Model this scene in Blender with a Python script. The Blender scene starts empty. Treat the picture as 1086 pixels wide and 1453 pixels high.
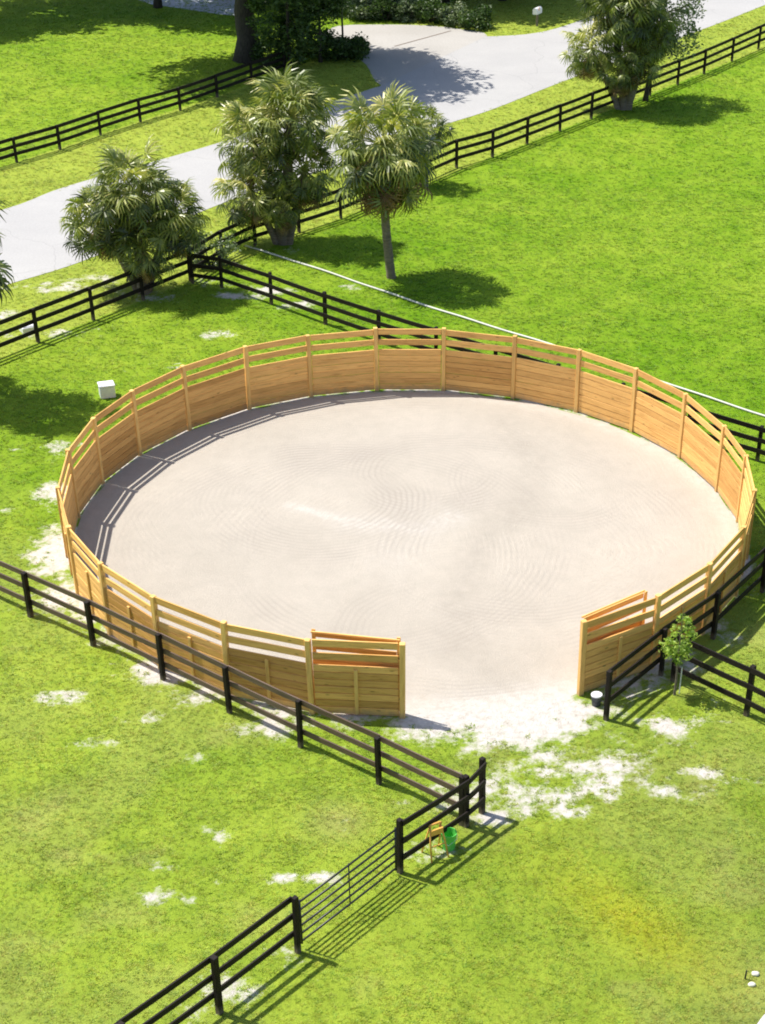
import bpy, math, random
import numpy as np
from mathutils import Vector, Matrix
random.seed(7); RNG = np.random.default_rng(11)
R_ = math.radians
scene = bpy.context.scene
COL = bpy.data.collections.new('place'); scene.collection.children.link(COL)

# ------------------------------------------------------------------ camera
CAM = np.array([1.961, -41.431, 22.121]); FPX, PITCH, ROLL = 2380.7, 0.67619, 0.020516
CX, CY, PW, PH = 673.08, 1200.0, 1086, 1453
_f = np.array([0, math.cos(PITCH), -math.sin(PITCH)]); _u = np.array([0, math.sin(PITCH), math.cos(PITCH)]); _x = np.array([1., 0, 0])
_c, _s = math.cos(ROLL), math.sin(ROLL)
_x, _u = _c*_x+_s*_u, -_s*_x+_c*_u
cd = bpy.data.cameras.new('camera'); cam = bpy.data.objects.new('camera', cd); COL.objects.link(cam)
M = Matrix.Identity(4)
for i in range(3):
    M[i][0] = _x[i]; M[i][1] = _u[i]; M[i][2] = -_f[i]; M[i][3] = CAM[i]
cam.matrix_world = M
cd.sensor_fit = 'VERTICAL'; cd.sensor_height = 24; cd.lens = FPX/PH*24
cd.shift_x = (PW/2-CX)/PH; cd.shift_y = (CY-PH/2)/PH
cd.clip_start = .5; cd.clip_end = 3000
scene.camera = cam

def G(u, v, z=0.0):
    """survey mark: where the line of sight of a photo point meets height z"""
    d = _f*FPX+_x*(u-CX)-_u*(v-CY)
    p = CAM+(z-CAM[2])/d[2]*d
    return Vector((p[0], p[1], z))

# ------------------------------------------------------------------ light
AZ, EL = 156.0, 60.0        # direction towards the sun, counter-clockwise from +X
sd = Vector((math.cos(R_(AZ))*math.cos(R_(EL)), math.sin(R_(AZ))*math.cos(R_(EL)), math.sin(R_(EL))))
sl = bpy.data.lights.new('sun', 'SUN'); sl.energy = 4.9; sl.angle = R_(.55); sl.color = (1, .955, .88)
so = bpy.data.objects.new('sun', sl); COL.objects.link(so)
so.rotation_euler = sd.to_track_quat('Z', 'Y').to_euler(); so.location = (0, 0, 50)
w = bpy.data.worlds.new('World'); scene.world = w; w.use_nodes = True
nt = w.node_tree; bg = nt.nodes['Background']
sk = nt.nodes.new('ShaderNodeTexSky'); sk.sky_type = 'NISHITA'; sk.sun_disc = False
sk.sun_elevation = R_(EL); sk.sun_rotation = R_(90-AZ); sk.air_density = 1.0; sk.dust_density = 1.5
nt.links.new(sk.outputs[0], bg.inputs[0]); bg.inputs[1].default_value = .12
vs = scene.view_settings; vs.view_transform = 'Standard'; vs.look = 'None'; vs.gamma = 1; vs.exposure = .42
scene.cycles.max_bounces = 6; scene.cycles.transparent_max_bounces = 8
scene.cycles.filter_width = 1.9

# ------------------------------------------------------------------ noise in numpy
def vnoise(x, y, seed=0):
    xi = np.floor(x).astype(np.int64); yi = np.floor(y).astype(np.int64)
    xf = x-xi; yf = y-yi
    def h(a, b):
        n = (a*374761393+b*668265263+seed*974634777) & 0xffffffff
        n = ((n ^ (n >> 13))*1274126177) & 0xffffffff
        return ((n ^ (n >> 16)) & 0xffff)/65535.0
    u = xf*xf*(3-2*xf); v = yf*yf*(3-2*yf)
    return (h(xi, yi)*(1-u)+h(xi+1, yi)*u)*(1-v)+(h(xi, yi+1)*(1-u)+h(xi+1, yi+1)*u)*v
def fbm(x, y, sc, oc=4, seed=0):
    r = 0; a = .5; t = 0
    for o in range(oc):
        r = r+a*vnoise(x*sc*2**o+17.3*o, y*sc*2**o-9.1*o, seed+o); t += a; a *= .55
    return r/t
def sstep(a, b, x):
    t = np.clip((x-a)/(b-a), 0, 1); return t*t*(3-2*t)

# ------------------------------------------------------------------ materials
def mat(name, rough=.8):
    m = bpy.data.materials.new(name); m.use_nodes = True
    b = m.node_tree.nodes['Principled BSDF']; b.inputs['Roughness'].default_value = rough
    return m, m.node_tree, b
def N(t, typ, **kw):
    n = t.nodes.new('ShaderNode'+typ)
    for k, v in kw.items():
        if hasattr(n, k): setattr(n, k, v)
        else: n.inputs[k.replace('_', ' ')].default_value = v
    return n
def mixc(t, fac, a, b, mode='MIX'):
    n = t.nodes.new('ShaderNodeMix'); n.data_type = 'RGBA'; n.blend_type = mode
    for i, v in ((0, fac), (6, a), (7, b)):
        if hasattr(v, 'is_output'): t.links.new(v, n.inputs[i])
        elif i == 0: n.inputs[i].default_value = v
        else: n.inputs[i].default_value = (*v, 1) if len(v) == 3 else v
    return n.outputs[2]
def mth(t, op, a, b=0.0, c=0.0, clamp=False):
    n = t.nodes.new('ShaderNodeMath'); n.operation = op; n.use_clamp = clamp
    for i, v in enumerate((a, b, c)):
        if hasattr(v, 'is_output'): t.links.new(v, n.inputs[i])
        else: n.inputs[i].default_value = v
    return n.outputs[0]
def ramp(t, fac, pts):
    n = t.nodes.new('ShaderNodeValToRGB'); e = n.color_ramp.elements
    while len(e) > 1: e.remove(e[0])
    e[0].position = pts[0][0]; e[0].color = (*pts[0][1], 1)
    for p, c in pts[1:]:
        q = e.new(p); q.color = (*c, 1)
    t.links.new(fac, n.inputs[0]); return n.outputs[0]
def noise(t, sc, det=4, vec=None, rough=.55, dist=0):
    n = N(t, 'TexNoise'); n.inputs['Scale'].default_value = sc; n.inputs['Detail'].default_value = det
    n.inputs['Roughness'].default_value = rough; n.inputs['Distortion'].default_value = dist
    if vec is None:
        g = N(t, 'NewGeometry'); vec = g.outputs['Position']
    t.links.new(vec, n.inputs['Vector']); return n.outputs[0]
def bump(t, b, hgt, dist, strength=1):
    n = N(t, 'Bump'); n.inputs['Distance'].default_value = dist; n.inputs['Strength'].default_value = strength
    t.links.new(hgt, n.inputs['Height']); t.links.new(n.outputs[0], b.inputs['Normal'])
def scaled(t, vec, s, rot=(0, 0, 0), loc=(0, 0, 0)):
    n = N(t, 'Mapping'); n.inputs['Scale'].default_value = s; n.inputs['Rotation'].default_value = rot; n.inputs['Location'].default_value = loc
    t.links.new(vec, n.inputs[0]); return n.outputs[0]
def lk(t, a, b): t.links.new(a, b)

# ground: grass soil and white sand, split by vertex attributes
mg, t, b = mat('meadow_ground', .95); b.inputs['Specular IOR Level'].default_value = .1
at = N(t, 'Attribute', attribute_name='field'); asd = N(t, 'Attribute', attribute_name='sand')
fine = noise(t, 9, 5, rough=.7); vf = noise(t, 32, 4, rough=.75)
gcol = mixc(t, 1, at.outputs[0], ramp(t, vf, [(.3, (.75, .75, .7)), (.7, (1.2, 1.18, 1.1))]), 'MULTIPLY')
sm = mth(t, 'ADD', asd.outputs['Fac'], mth(t, 'MULTIPLY', mth(t, 'SUBTRACT', noise(t, 6, 6, rough=.75), .5), 1.5))
sm = mth(t, 'MULTIPLY', mth(t, 'SUBTRACT', sm, .42), 2.6, clamp=True)
sandc = ramp(t, noise(t, 5, 6, rough=.7), [(.3, (.44, .40, .33)), (.5, (.59, .55, .50)), (.75, (.69, .66, .61))])
lk(t, mixc(t, sm, gcol, sandc), b.inputs['Base Color'])
bump(t, b, mth(t, 'ADD', fine, mth(t, 'MULTIPLY', vf, .5)), .05)

# grass tufts
mt, t, b = mat('grass_blades', .5); b.inputs['Specular IOR Level'].default_value = .25
ai = N(t, 'Attribute', attribute_name='field', attribute_type='INSTANCER')
oi = N(t, 'Attribute', attribute_name='blade')
lk(t, mixc(t, 1, ai.outputs[0], ramp(t, oi.outputs['Fac'], [(0, (.88, .9, .85)), (.5, (1.05, 1.05, .95)), (1, (1.35, 1.25, 1.4))]), 'MULTIPLY'), b.inputs['Base Color'])
tr = N(t, 'BsdfTranslucent'); ms = N(t, 'MixShader'); ms.inputs[0].default_value = .14
lk(t, mixc(t, 1, ai.outputs[0], (1.3, 1.5, .6), 'MULTIPLY'), tr.inputs[0])
lk(t, b.outputs[0], ms.inputs[1]); lk(t, tr.outputs[0], ms.inputs[2]); lk(t, ms.outputs[0], t.nodes['Material Output'].inputs[0])

# arena sand, dragged in loops
ma, t, b = mat('arena_sand', .95); b.inputs['Specular IOR Level'].default_value = .15
g = N(t, 'NewGeometry').outputs['Position']
def rings(loc, sc, dist, bands='RINGS', squash=(1, 1, 1), rot=(0, 0, 0)):
    wv = N(t, 'TexWave', wave_type='RINGS', rings_direction='Z'); wv.inputs['Scale'].default_value = sc
    wv.inputs['Distortion'].default_value = dist; wv.inputs['Detail'].default_value = 3; wv.inputs['Detail Scale'].default_value = .6
    lk(t, scaled(t, g, squash, rot, loc), wv.inputs[0]); return wv.outputs['Fac']
r1 = rings((1.2, -2.3, 0), 1.9, 1.6); r2 = rings((-3.4, 1.2, 0), 1.7, 2.0, squash=(.85, 1.15, 1)); r3 = rings((4.5, 1.5, 0), 2.1, 1.8); r4 = rings((-1.5, 3.6, 0), 1.9, 2.0)
msk = noise(t, .22, 2); msk2 = noise(t, .3, 2, scaled(t, g, (1, 1, 1), loc=(30, 11, 3)))
a1 = mixc(t, mth(t, 'MULTIPLY', mth(t, 'SUBTRACT', msk, .4), 5, clamp=True), r1, r2)
a2 = mixc(t, mth(t, 'MULTIPLY', mth(t, 'SUBTRACT', msk2, .42), 6, clamp=True), r3, r4)
aw = mixc(t, mth(t, 'MULTIPLY', mth(t, 'SUBTRACT', noise(t, .17, 3, scaled(t, g, (1, 1, 1), loc=(5, 51, 3))), .42), 6, clamp=True), a1, a2)
awf = N(t, 'RGBToBW'); lk(t, aw, awf.inputs[0]); awv = awf.outputs[0]
strength = mth(t, 'MULTIPLY', mth(t, 'MULTIPLY', mth(t, 'SUBTRACT', noise(t, .5, 4), .44), 4, clamp=True), .32)
grain = noise(t, 26, 6, rough=.8); mid = noise(t, 2.2, 6, rough=.65); big = noise(t, .25, 3)
base = ramp(t, big, [(.3, (.45, .408, .345)), (.55, (.485, .44, .375)), (.75, (.505, .457, .387))])
base = mixc(t, 1, base, ramp(t, mid, [(.3, (.94, .94, .94)), (.6, (1.02, 1.02, 1.02))]), 'MULTIPLY')
base = mixc(t, 1, base, ramp(t, grain, [(.3, (.86, .855, .85)), (.7, (1.1, 1.1, 1.1))]), 'MULTIPLY')
tr_ = mixc(t, strength, (1, 1, 1), ramp(t, awv, [(0, (.86, .86, .87)), (.45, (1.03, 1.03, 1.03)), (1, (1.06, 1.05, 1.03))]))
base = mixc(t, 1, base, tr_, 'MULTIPLY')
ap = N(t, 'Attribute', attribute_name='pale'); ad = N(t, 'Attribute', attribute_name='damp')
pn = mth(t, 'MULTIPLY', ap.outputs['Fac'], mth(t, 'MULTIPLY', mth(t, 'SUBTRACT', noise(t, 3.5, 5, rough=.7), .3), 3, clamp=True))
base = mixc(t, pn, base, mixc(t, 1, (.60, .565, .51), ramp(t, grain, [(.3, (.8, .8, .8)), (.7, (1.1, 1.1, 1.1))]), 'MULTIPLY'))
g2 = scaled(t, g, (1, 1, 0))
for ax_, ay_, ar_, aw_, as_ in ((1.5, -.6, 6.1, .7, .8), (3.0, -1.2, 3.2, .9, .7), (-2.6, 1.6, 2.6, 1.4, 1), (-1.8, -.8, 5.5, .9, .7), (4.0, 3.0, 2.4, .8, .7), (0, 0, 8.2, .5, .6), (.5, 3.5, 2.0, .9, .8), (1.2, -5.5, 2.4, .7, .6)):
    dv = N(t, 'VectorMath', operation='DISTANCE'); lk(t, g2, dv.inputs[0]); dv.inputs[1].default_value = (ax_, ay_, 0)
    wob = mth(t, 'MULTIPLY', mth(t, 'SUBTRACT', noise(t, .5, 2), .5), .9)
    ab = mth(t, 'ABSOLUTE', mth(t, 'SUBTRACT', mth(t, 'ADD', dv.outputs['Value'], wob), ar_))
    q_ = mth(t, 'SUBTRACT', 1.0, mth(t, 'DIVIDE', ab, aw_), clamp=True)
    fin = mth(t, 'DIVIDE', mth(t, 'PINGPONG', mth(t, 'ADD', dv.outputs['Value'], mth(t, 'MULTIPLY', wob, .5)), .085), .085)
    q_ = mth(t, 'MULTIPLY', mth(t, 'MULTIPLY', q_, 2.0, clamp=True), mth(t, 'POWER', fin, 1.6))
    mk = mth(t, 'MULTIPLY', mth(t, 'SUBTRACT', noise(t, .33, 2, scaled(t, g, (1, 1, 1), loc=(ax_*9, ar_*3, 1))), .42), 5, clamp=True)
    base = mixc(t, mth(t, 'MULTIPLY', mth(t, 'MULTIPLY', q_, mk), as_*.62), base, (.36, .32, .28))
base = mixc(t, mth(t, 'MULTIPLY', ad.outputs['Fac'], mth(t, 'MULTIPLY', mth(t, 'SUBTRACT', noise(t, 3, 5, rough=.7), .25), 1.6, clamp=True)), base, (.35, .315, .268))
lk(t, base, b.inputs['Base Color'])
bump(t, b, mth(t, 'ADD', mth(t, 'MULTIPLY', mth(t, 'MULTIPLY', awv, strength), .5), mth(t, 'ADD', mth(t, 'MULTIPLY', grain, .6), mth(t, 'MULTIPLY', mid, .25))), .045)

def pavement(name, c1, c2, sc, cracks=False):
    m, t, b = mat(name, .9); b.inputs['Specular IOR Level'].default_value = .2
    c = mixc(t, 1, ramp(t, noise(t, .35, 5), [(.3, c1), (.7, c2)]), ramp(t, noise(t, sc, 5, rough=.8), [(.3, (.86, .86, .86)), (.7, (1.08, 1.08, 1.08))]), 'MULTIPLY')
    if cracks:
        st_ = mth(t, 'MULTIPLY', mth(t, 'SUBTRACT', noise(t, 1.3, 6, rough=.75), .57), 4, clamp=True)      # old stains
        c = mixc(t, mth(t, 'MULTIPLY', st_, .3), c, (.30, .295, .29))
        vr = N(t, 'TexVoronoi', feature='DISTANCE_TO_EDGE'); vr.inputs['Scale'].default_value = .22
        gg = N(t, 'NewGeometry'); wv = N(t, 'VectorMath', operation='ADD'); nn_ = N(t, 'TexNoise'); nn_.inputs['Scale'].default_value = .8; lk(t, gg.outputs['Position'], nn_.inputs[0])
        lk(t, gg.outputs['Position'], wv.inputs[0]); lk(t, nn_.outputs['Color'], wv.inputs[1]); lk(t, wv.outputs[0], vr.inputs['Vector'])
        ck = mth(t, 'SUBTRACT', 1.0, mth(t, 'DIVIDE', vr.outputs['Distance'], .006), clamp=True)
        c = mixc(t, mth(t, 'MULTIPLY', ck, .35), c, (.2, .2, .2))
    lk(t, c, b.inputs['Base Color']); bump(t, b, noise(t, sc, 4), .01); return m
m_road = pavement('worn_asphalt', (.395, .388, .382), (.44, .432, .42), 14, True)
m_apron = pavement('apron_concrete', (.395, .375, .345), (.45, .43, .40), 9)
m_gravel = pavement('gravel', (.40, .43, .52), (.62, .64, .72), 5)
m_conc = pavement('white_concrete', (.56, .53, .52), (.62, .6, .58), 12)

def woodmat(name, base, dark, grain_axis_scale=(1.2, 14, 14), rough=.65, var=.45, sp=.3):
    m, t, b = mat(name, rough); b.inputs['Specular IOR Level'].default_value = sp
    tc = N(t, 'TexCoord'); at = N(t, 'Attribute', attribute_name='tone')
    v = scaled(t, tc.outputs['Object'], grain_axis_scale)
    off = N(t, 'VectorMath', operation='ADD'); cmb = N(t, 'CombineXYZ')
    lk(t, mth(t, 'MULTIPLY', at.outputs['Fac'], 57.0), cmb.inputs[0]); lk(t, mth(t, 'MULTIPLY', at.outputs['Fac'], 31.0), cmb.inputs[1])
    lk(t, v, off.inputs[0]); lk(t, cmb.outputs[0], off.inputs[1])
    n1 = noise(t, 1.3, 5, off.outputs[0], .65, .6)
    c = ramp(t, n1, [(.28, dark), (.5, base), (.75, tuple(min(1, k*1.15) for k in base))])
    c = mixc(t, var, c, mixc(t, 1, c, ramp(t, at.outputs['Fac'], [(0, (.68, .62, .55)), (.5, (1, 1, 1)), (1, (1.22, 1.24, 1.25))]), 'MULTIPLY'))
    kn = N(t, 'TexVoronoi'); kn.inputs['Scale'].default_value = .9
    sv = N(t, 'VectorMath', operation='MULTIPLY'); sv.inputs[1].default_value = (1.6, .45, .45); lk(t, off.outputs[0], sv.inputs[0]); lk(t, sv.outputs[0], kn.inputs['Vector'])
    k = mth(t, 'MULTIPLY', mth(t, 'SUBTRACT', .13, kn.outputs['Distance']), 12, clamp=True)
    c = mixc(t, mth(t, 'MULTIPLY', k, .7), c, tuple(x*.35 for x in dark))
    gp = N(t, 'NewGeometry'); sx = N(t, 'SeparateXYZ'); lk(t, gp.outputs['Position'], sx.inputs[0])
    dirt = mth(t, 'MULTIPLY', mth(t, 'SUBTRACT', mth(t, 'MULTIPLY', noise(t, 6, 4), .42), sx.outputs[2]), 5, clamp=True)   # splashed soil near the foot
    c = mixc(t, mth(t, 'MULTIPLY', dirt, .5), c, (.30, .24, .17))
    lk(t, c, b.inputs['Base Color']); bump(t, b, n1, .006); return m
m_pine = woodmat('fresh_pine', (.83, .475, .148), (.58, .295, .08), var=.9)
m_pinepost = woodmat('pine_post', (.83, .51, .165), (.65, .36, .10), (14, 14, 1.5))
m_black = woodmat('black_stained_wood', (.020, .015, .013), (.010, .008, .007), rough=.65, sp=.2)
m_blackpost = woodmat('black_stained_post', (.018, .013, .011), (.009, .007, .006), (14, 14, 1.5), rough=.65, sp=.2)
m_brown = woodmat('weathered_brown_rail', (.13, .085, .062), (.045, .03, .022), rough=.6, sp=.5)

def plain(name, c, rough=.5, metal=0, n=.12, sc=8):
    m, t, b = mat(name, rough); b.inputs['Metallic'].default_value = metal
    k = noise(t, sc, 4); lk(t, ramp(t, k, [(.3, tuple(x*(1-n) for x in c)), (.7, tuple(min(1, x*(1+n)) for x in c))]), b.inputs['Base Color']); return m
m_tube = plain('black_tube', (.02, .02, .022), .4)
m_white = plain('white_plastic', (.78, .78, .8), .45, n=.08)
m_pipe = plain('white_pipe', (.6, .6, .54), .5, n=.1)
m_grey = plain('dark_plastic', (.06, .07, .09), .5)
m_green = plain('green_plastic', (.13, .62, .10), .4)
m_orange = plain('orange_paint', (.80, .42, .09), .45)
m_rock = plain('pale_stone', (.75, .73, .6), .8)
m_stick = plain('dark_stake', (.03, .03, .015), .8)
m_wpost = plain('weathered_post', (.2, .16, .13), .8)

def leafmat(name, cols, rough=.45, transl=.3, spec=.4):
    m, t, b = mat(name, rough); b.inputs['Specular IOR Level'].default_value = spec
    at = N(t, 'Attribute', attribute_name='tone')
    c = ramp(t, at.outputs['Fac'], cols); lk(t, c, b.inputs['Base Color'])
    tr = N(t, 'BsdfTranslucent'); ms = N(t, 'MixShader'); ms.inputs[0].default_value = transl
    lk(t, mixc(t, 1, c, (1.5, 1.7, .6), 'MULTIPLY'), tr.inputs[0])
    lk(t, b.outputs[0], ms.inputs[1]); lk(t, tr.outputs[0], ms.inputs[2]); lk(t, ms.outputs[0], t.nodes['Material Output'].inputs[0]); return m
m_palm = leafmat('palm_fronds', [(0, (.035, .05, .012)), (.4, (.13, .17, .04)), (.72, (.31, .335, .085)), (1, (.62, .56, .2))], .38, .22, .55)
m_dead = leafmat('dead_palm_fronds', [(0, (.14, .09, .04)), (.5, (.36, .25, .11)), (1, (.6, .48, .27))], .7, .15, .2)
m_leaf = leafmat('oak_leaves', [(0, (.025, .05, .01)), (.5, (.05, .1, .02)), (1, (.11, .17, .04))], .5, .25)
m_leaf2 = leafmat('bright_leaves', [(0, (.13, .21, .03)), (.5, (.32, .44, .07)), (1, (.6, .66, .16))], .5, .35)
m_leaf3 = leafmat('grey_green_leaves', [(0, (.05, .09, .03)), (.5, (.13, .18, .08)), (1, (.3, .34, .2))], .4, .2)
def barkmat(name, a, c, sc=(3, 3, 9)):
    m, t, b = mat(name, .9); tc = N(t, 'TexCoord'); k = noise(t, 2.0, 6, scaled(t, tc.outputs['Object'], sc), .7)
    lk(t, ramp(t, k, [(.3, a), (.7, c)]), b.inputs['Base Color']); bump(t, b, k, .04); return m
m_bark = barkmat('palm_bark', (.11, .085, .06), (.30, .25, .19), (2, 2, 11))
m_oakbark = barkmat('oak_bark', (.025, .02, .016), (.09, .075, .06), (6, 6, 2))

# ------------------------------------------------------------------ mesh helpers
class MB:
    def __init__(s): s.v = []; s.f = []; s.tone = []
    def add(s, vs, fs, tone=None):
        o = len(s.v); s.v += [tuple(v) for v in vs]; s.f += [tuple(i+o for i in f) for f in fs]
        s.tone += [random.random() if tone is None else tone]*len(fs); return s
    def box(s, a, b, tone=None, bev=.004):
        (x0, y0, z0), (x1, y1, z1) = a, b
        e = min(bev, (x1-x0)/3, (y1-y0)/3, (z1-z0)/3)
        vs = []; fs = []
        # chamfered box: 24 vertices
        idx = {}
        for i, X in enumerate((x0, x1)):
            for j, Y in enumerate((y0, y1)):
                for k, Z in enumerate((z0, z1)):
                    sx, sy, sz = (1, -1)[i]*e, (1, -1)[j]*e, (1, -1)[k]*e
                    idx[i, j, k, 0] = len(vs); vs.append((X, Y+sy, Z+sz))
                    idx[i, j, k, 1] = len(vs); vs.append((X+sx, Y, Z+sz))
                    idx[i, j, k, 2] = len(vs); vs.append((X+sx, Y+sy, Z))
                    fs.append((idx[i, j, k, 0], idx[i, j, k, 1], idx[i, j, k, 2]))
        q = [(0, 0), (1, 0), (1, 1), (0, 1)]
        for s_ in (0, 1):
            fs.append([idx[s_, a_, b_, 0] for a_, b_ in q]); fs.append([idx[a_, s_, b_, 1] for a_, b_ in q]); fs.append([idx[a_, b_, s_, 2] for a_, b_ in q])
        for a_ in (0, 1):
            for b_ in (0, 1):
                fs.append([idx[0, a_, b_, 1], idx[1, a_, b_, 1], idx[1, a_, b_, 2], idx[0, a_, b_, 2]])
                fs.append([idx[a_, 0, b_, 0], idx[a_, 1, b_, 0], idx[a_, 1, b_, 2], idx[a_, 0, b_, 2]])
                fs.append([idx[a_, b_, 0, 0], idx[a_, b_, 1, 0], idx[a_, b_, 1, 1], idx[a_, b_, 0, 1]])
        return s.add(vs, fs, tone)
    def tube(s, pts, rad, n=8, tone=None, cap=True):
        pts = [Vector(p) for p in pts]; m = len(pts)
        rad = list(rad) if hasattr(rad, '__len__') else [rad]*m
        vs = []; up = Vector((.13, .07, 1)).normalized()
        for i, p in enumerate(pts):
            d = (pts[min(i+1, m-1)]-pts[max(i-1, 0)]).normalized()
            a = d.cross(up if abs(d.dot(up)) < .95 else Vector((1, 0, 0))).normalized(); c = d.cross(a)
            for k in range(n):
                th = 2*math.pi*k/n; vs.append(p+(a*math.cos(th)+c*math.sin(th))*rad[i])
        fs = [(i*n+k, i*n+(k+1) % n, (i+1)*n+(k+1) % n, (i+1)*n+k) for i in range(m-1) for k in range(n)]
        if cap: fs += [tuple(range(n))[::-1], tuple((m-1)*n+k for k in range(n))]
        return s.add(vs, fs, tone)
    def build(s, name, m, parent=None, loc=(0, 0, 0), smooth=False):
        me = bpy.data.meshes.new(name); me.from_pydata(s.v, [], s.f); me.materials.append(m)
        a = me.attributes.new('tone', 'FLOAT', 'FACE'); a.data.foreach_set('value', np.array(s.tone, np.float32))
        if smooth: me.polygons.foreach_set('use_smooth', [True]*len(me.polygons))
        me.update()
        return link(name, me, parent, loc)
def fixn(o):
    import bmesh
    bm = bmesh.new(); bm.from_mesh(o.data); bmesh.ops.recalc_face_normals(bm, faces=bm.faces); bm.to_mesh(o.data); bm.free(); return o
def link(name, me, parent=None, loc=(0, 0, 0)):
    o = bpy.data.objects.new(name, me); COL.objects.link(o); o.location = loc
    if parent is not None: o.parent = parent
    return o
def tag(o, label=None, cat=None, group=None, kind=None):
    for k, v in (('label', label), ('category', cat), ('group', group), ('kind', kind)):
        if v: o[k] = v
    return o
def thing(name, label, cat, loc=(0, 0, 0), rz=0, group=None):
    o = bpy.data.objects.new(name, None); COL.objects.link(o); o.location = loc; o.rotation_euler.z = rz
    o.empty_display_size = .3
    return tag(o, label, cat, group)
def sheet(name, pts, z, m, label=None):
    me = bpy.data.meshes.new(name); me.from_pydata([(p[0], p[1], z) for p in pts], [], [list(range(len(pts)))])
    me.materials.append(m); me.update(); o = link(name, me)
    if me.polygons[0].normal.z < 0: me.flip_normals()
    return tag(o, kind='structure', label=label)
def smooth_poly(pts, n=6, closed=False):
    P = [Vector((p[0], p[1])) for p in pts]; out = []; m = len(P)
    for i in range(m if closed else m-1):
        p0 = P[(i-1) % m] if closed or i > 0 else P[i]; p1 = P[i]; p2 = P[(i+1) % m]; p3 = P[(i+2) % m] if closed or i+2 < m else p2
        for k in range(n):
            s = k/n
            out.append(.5*((2*p1)+(p2-p0)*s+(2*p0-5*p1+4*p2-p3)*s*s+(3*p1-p0-3*p2+p3)*s**3))
    if not closed: out.append(P[-1])
    return out

# ------------------------------------------------------------------ road and paved surfaces
near = [(-900, 640), (-300, 492), (0, 407), (130, 366), (310, 291), (470, 238), (620, 181), (700, 155), (809, 112), (1010, 37), (1086, 7)]
far = [(-900, 470), (-300, 379), (0, 299), (100, 263), (320, 200), (450, 152), (540, 122)]
nearW = smooth_poly([G(*p) for p in near], 5)+[G(1086, 7).to_2d()+Vector((9.5, 12)), G(1086, 7).to_2d()+Vector((60, 75))]
farW = smooth_poly([G(*p) for p in far], 5)
farR = smooth_poly([G(*p) for p in [(690, 52), (760, 47), (830, 27), (960, -25)]], 5)
farR += [farR[-1]+Vector((9, 11.5)), farR[-1]+Vector((60, 75))]
road_poly = nearW+farR[::-1]+farW[::-1]
sheet('road', road_poly, .010, m_road)
ap_pts = [(541, 121), (520, 92), (497, 76), (470, 62), (462, 48), (480, 37), (530, 35), (600, 36), (650, 41), (692, 51), (660, 90), (600, 118)]
apW = smooth_poly([G(*p) for p in ap_pts], 4, True)
sheet('driveway_apron', [p for p in apW], .006, m_apron)
# joint line across the apron
a, b2 = G(560, 66), G(640, 44)
d = (b2-a).normalized(); n_ = Vector((-d.y, d.x, 0))*.05
sheet('pavement_joint', [a-n_, b2-n_, b2+n_, a+n_], .0145, m_wpost)
gv = [(170, -20), (205, 3), (250, 11), (330, 22), (345, 16), (330, -5), (260, -25)]
sheet('gravel_drive', smooth_poly([G(*p) for p in gv], 4, True), .006, m_gravel)
cc = [G(1071, 1458), G(1082, 1443), G(1100, 1425), G(1200, 1350), G(1250, 1500), G(1060, 1560)]
sheet('concrete_path', cc, .012, m_conc)

# ------------------------------------------------------------------ ground sheet
def axis(lo, hi, step, ext):
    a = list(np.arange(lo, hi, step)); s = step; x = a[-1]
    while x < ext: s *= 1.35; x += s; a.append(x)
    s = step; x = a[0]; pre = []
    while x > -ext: s *= 1.35; x -= s; pre.append(x)
    return np.array(pre[::-1]+a)
def to2(p): return np.array([[q[0], q[1]] for q in p])
def inpoly(x, y, P):
    r = np.zeros(x.shape, bool); j = len(P)-1
    for i in range(len(P)):
        xi, yi, xj, yj = P[i][0], P[i][1], P[j][0], P[j][1]
        if yi != yj:
            r ^= ((yi > y) != (yj > y)) & (x < (xj-xi)*(y-yi)/(yj-yi)+xi)
        j = i
    return r
def segdist(x, y, P):
    d = np.full(x.shape, 1e9)
    for (ax, ay), (bx, by) in zip(P[:-1], P[1:]):
        dx, dy = bx-ax, by-ay; L = dx*dx+dy*dy+1e-12
        s = np.clip(((x-ax)*dx+(y-ay)*dy)/L, 0, 1)
        d = np.minimum(d, np.hypot(x-ax-s*dx, y-ay-s*dy))
    return d
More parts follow.
